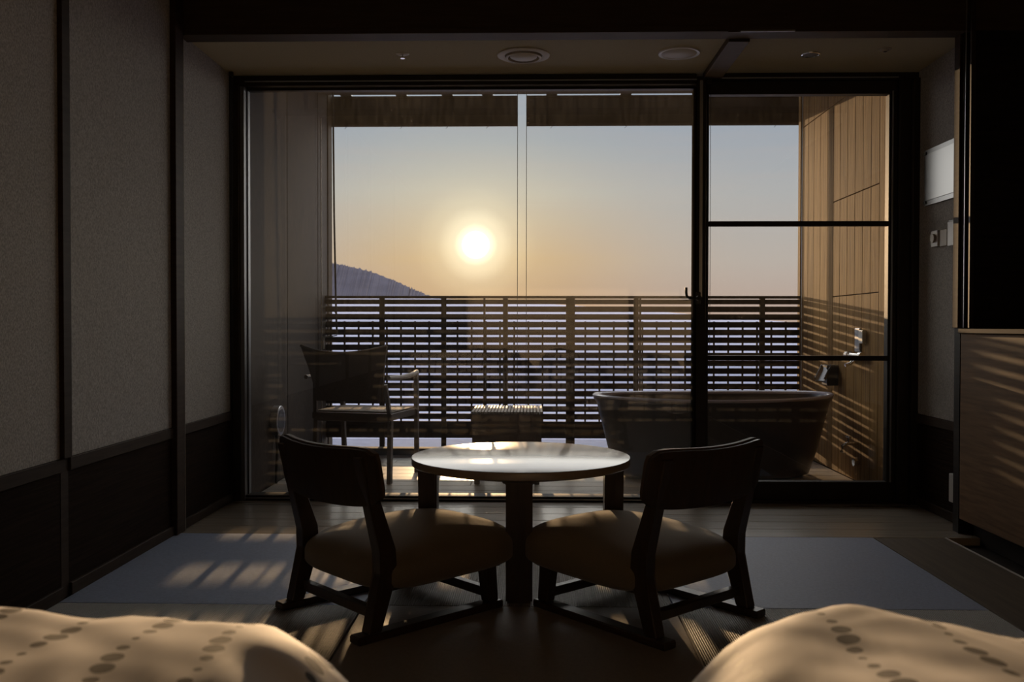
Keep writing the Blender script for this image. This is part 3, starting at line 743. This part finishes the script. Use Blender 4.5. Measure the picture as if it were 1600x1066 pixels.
# ------------------------------------------------------------------ balcony armchair
t = thing('balcony_armchair', 'dark armchair with a wide concave back and slatted seat, seen from behind', 'armchair', (-1.035, 5.17, DZ), -math.radians(13))
hw = .232
for s in (-1, 1):
    bm = bmesh.new(); add_bar(bm, (s*hw, 0, 0), (s*(hw-.005), .03, .40), .024, .030); obj('leg', bm, 'rattan', t, local=True)
    bm = bmesh.new(); add_bar(bm, (s*(hw+.005), .43, 0), (s*(hw+.012), .40, .60), .024, .026); obj('leg', bm, 'rattan', t, local=True)
    bm = bmesh.new(); add_box(bm, s*hw-.012, s*hw+.012, .0, .42, .355, .395, bev=.003); obj('side_rail', bm, 'rattan', t, local=True)
    bm = bmesh.new()
    pts = [(s*(hw+.02), -.06, .60), (s*(hw+.03), .10, .595), (s*(hw+.025), .28, .600), (s*(hw+.015), .40, .612), (s*(hw+.0), .45, .60)]
    add_tube(bm, pts, [.012, .014, .015, .016, .011], 8); obj('armrest', bm, 'slat_grey' if s > 0 else 'rattan', t, True, local=True)  # right arm paler: its lit look is put into the colour
for s in (-1, 1):
    bm = bmesh.new(); add_bar(bm, (s*(hw-.005), .012, .39), (s*(hw-.018), -.016, .56), .022, .022); obj('back_post', bm, 'rattan', t, local=True)
bm = bmesh.new(); add_box(bm, -hw, hw, .0, .024, .345, .395, bev=.003); obj('rear_rail', bm, 'rattan', t, local=True)
bm = bmesh.new(); add_box(bm, -hw, hw, .40, .424, .345, .395, bev=.003); obj('front_rail', bm, 'rattan', t, local=True)
for k in range(22):
    y = .03+k*.0172; bm = bmesh.new(); add_box(bm, -hw-.004, hw+.004, y, y+.0115, .395, .404, bev=.002)
    obj('seat_slat', bm, 'slat_grey', t, local=True)  # pale colour carries the sky reflection on the seat
bm = bmesh.new(); nU, nV = 24, 10; F = []; G = []
for i in range(nU+1):
    u = i/nU*2-1; f, g = [], []
    for k in range(nV+1):
        v = k/nV
        hx = .205+.055*v**1.6; x = u*hx
        z = .462+v*(.273+.040*u*u)+.0
        y = -.005-.09*v-.05*(1-u*u)*v
        f.append(bm.verts.new((x, y, z))); g.append(bm.verts.new((x, y-.014, z)))
    F.append(f); G.append(g)
for i in range(nU):
    for k in range(nV):
        bm.faces.new((F[i][k], F[i+1][k], F[i+1][k+1], F[i][k+1])); bm.faces.new((G[i][k], G[i][k+1], G[i+1][k+1], G[i+1][k]))
    bm.faces.new((F[i][0], G[i][0], G[i+1][0], F[i+1][0])); bm.faces.new((F[i][nV], F[i+1][nV], G[i+1][nV], G[i][nV]))
for k in range(nV):
    bm.faces.new((F[0][k], F[0][k+1], G[0][k+1], G[0][k])); bm.faces.new((F[nU][k], G[nU][k], G[nU][k+1], F[nU][k+1]))
obj('backrest', bm, 'rattan', t, True, local=True)
bm = bmesh.new()
add_tube(bm, [(u*.26, -.102-.05*(1-u*u), .735+.040*u*u+.004) for u in [k/12*2-1 for k in range(13)]], .009, 8)
obj('top_rim', bm, 'rattan', t, True, local=True)

# slatted stool
t = thing('slatted_stool', 'square dark stool with a pale slatted top, on the deck behind the round table', 'stool', (-.147, 5.30, DZ))
x0, x1, y0, y1 = -.350, .056, 5.105, 5.545
for x in (x0+.02, x1-.02-.03):
    for yy in (y0+.01, y1-.04):
        bm = B((x, x+.03, yy, yy+.03, DZ, .36), bev=.002); obj('leg', bm, 'rattan', t)
bm = B((x0+.008, x1-.008, y0+.004, y0+.02, .13, .357)); obj('apron', bm, 'rattan', t)
bm = B((x0+.008, x1-.008, y1-.02, y1-.004, .13, .357)); obj('apron', bm, 'rattan', t)
bm = B((x0+.008, x0+.022, y0+.02, y1-.02, .13, .357)); obj('side_panel', bm, 'rattan', t)
bm = B((x1-.022, x1-.008, y0+.02, y1-.02, .13, .357)); obj('side_panel', bm, 'rattan', t)
n = 22; w = (x1-x0)/n
for k in range(n):
    piece('top_slat', t, x0+k*w+.0022, x0+(k+1)*w-.0022, y0, y1, .357, .370, 'slat_grey', .002)

# round fixture on the left balcony wall
t = thing('round_wall_fixture', 'dark round fixture with a bright rim, low on the balcony left wall', 'fixture', (-1.46, 5.18, .3))
bm = bmesh.new(); Q = 32
def ring(bm, x, r, cy=5.12, cz=.315): return [bm.verts.new((x, cy+r*math.cos(2*PI*k/Q), cz+r*math.sin(2*PI*k/Q))) for k in range(Q)]
rs = [ring(bm, -1.462, .085), ring(bm, -1.425, .085), ring(bm, -1.422, .082), ring(bm, -1.422, .066)]
for A, Bq in zip(rs, rs[1:]):
    for k in range(Q): bm.faces.new((A[k], A[(k+1) % Q], Bq[(k+1) % Q], Bq[k]))
obj('rim', bm, 'steel', t, True)
bm = bmesh.new(); rs = [ring(bm, -1.462, .066), ring(bm, -1.421, .066)]
for k in range(Q): bm.faces.new((rs[0][k], rs[0][(k+1) % Q], rs[1][(k+1) % Q], rs[1][k]))
bm.faces.new(rs[1]); obj('face', bm, 'black_metal', t, True)
bm = bmesh.new(); add_tube(bm, [(-1.445, 5.10, .235), (-1.44, 5.10, .15), (-1.45, 5.11, .02), (-1.45, 5.11, DZ)], .008, 8); obj('hose', bm, 'black_metal', t, True)

# ------------------------------------------------------------------ beds and duvets in the foreground
def bed(x0, x1, label):
    t = thing('bed', label, 'bed', ((x0+x1)/2, -.05, 0))
    bm = B((x0+.06, x1-.06, -1.15, .72, 0, .20), bev=.01); obj('bed_base', bm, 'dark_wood', t)
    bm = B((x0+.04, x1-.04, -1.15, .74, .20, .44), bev=.04); obj('mattress', bm, 'mattress', t)
bed(-1.38, -.26, 'low bed under the dotted duvet at the left front corner')
bed(.22, 1.34, 'low bed under the dotted duvet at the right front corner')
def duvet(name, x0, x1, side, m, label, group):
    t = tag(bpy.data.objects.new(name, None), label, 'duvet', group)
    cx, cy = (x0+x1)/2, .0
    y0, y1 = -1.22, .965
    bm = bmesh.new(); nx, ny = 150, 240; g = []
    a, b = (x1-x0)/2, (y1-y0)/2
    for j in range(ny+1):
        row = []
        for i in range(nx+1):
            # denser toward the edges
            u = math.sin((i/nx*2-1)*PI/2); v = math.sin((j/ny*2-1)*PI/2)
            X, Y = cx+u*a, (y0+y1)/2+v*b
            # rounded corner distance to edge
            ex, ey = a-abs(u*a), b-abs(v*b)
            rc = .24
            if ex < rc and ey < rc: d = rc-math.hypot(rc-ex, rc-ey)
            else: d = min(ex, ey)
            d0 = d; d = max(d, 0)
            r = .215; q = min(d/r, 1)
            prof = (1-(1-q)**2.3)**(1/1.9)
            inner = -side*u                        # +1 at the gangway side
            if side < 0: zt = .602+.004*math.sin(X*9)
            else:
                zt = .588+.025*math.exp(-((X-.29)/.10)**2)-.004*math.exp(-((X-.45)/.07)**2)
            zt += .007*noise.noise((X*5, Y*5, 2+side))+.007*noise.noise((X*12, Y*8, 5))+.0026*noise.noise((X*34+Y*14, Y*18, 8))
            z = .12+(zt-.12)*prof
            # folds where the cover falls over the edge
            if q < 1:
                ph = math.atan2(v*b-(b-rc)*math.copysign(1, v), u*a-(a-rc)*math.copysign(1, u))
                s_ = (X*1.0+Y*1.0)*22
                z += .010*(1-q)*q*4*noise.noise((X*14, Y*14, 1))
                wv = .012*(1-q)*(.5+.5*noise.noise((ph*6, X*5+Y*5, 3)))
                X += wv*math.copysign(1, u)*(1 if ex < ey else .2); Y += wv*math.copysign(1, v)*(1 if ey <= ex else .2)*.8
            if d0 < 0:
                # pull the outside of the rounded corner onto its arc
                kx = cx+math.copysign(a-rc, u); ky = (y0+y1)/2+math.copysign(b-rc, v)
                vec = Vector((X-kx, Y-ky)); vec *= rc/vec.length
                X, Y = kx+vec.x, ky+vec.y; z = .10
            row.append(bm.verts.new((X, Y, z)))
        g.append(row)
    for j in range(ny):
        for i in range(nx): bm.faces.new((g[j][i], g[j][i+1], g[j+1][i+1], g[j+1][i]))
    bmesh.ops.remove_doubles(bm, verts=bm.verts, dist=.0004)
    bpy.data.objects.remove(t)
    bmesh.ops.translate(bm, verts=bm.verts, vec=(-cx, 0, -.1))
    o = obj(name, bm, m, None, True); o.location = (cx, 0, .1)
    for p in o.data.polygons: p.use_smooth = True
    sm = o.modifiers.new('thickness', 'SOLIDIFY'); sm.thickness = .012; sm.offset = -1
    return tag(o, label, 'duvet', group)
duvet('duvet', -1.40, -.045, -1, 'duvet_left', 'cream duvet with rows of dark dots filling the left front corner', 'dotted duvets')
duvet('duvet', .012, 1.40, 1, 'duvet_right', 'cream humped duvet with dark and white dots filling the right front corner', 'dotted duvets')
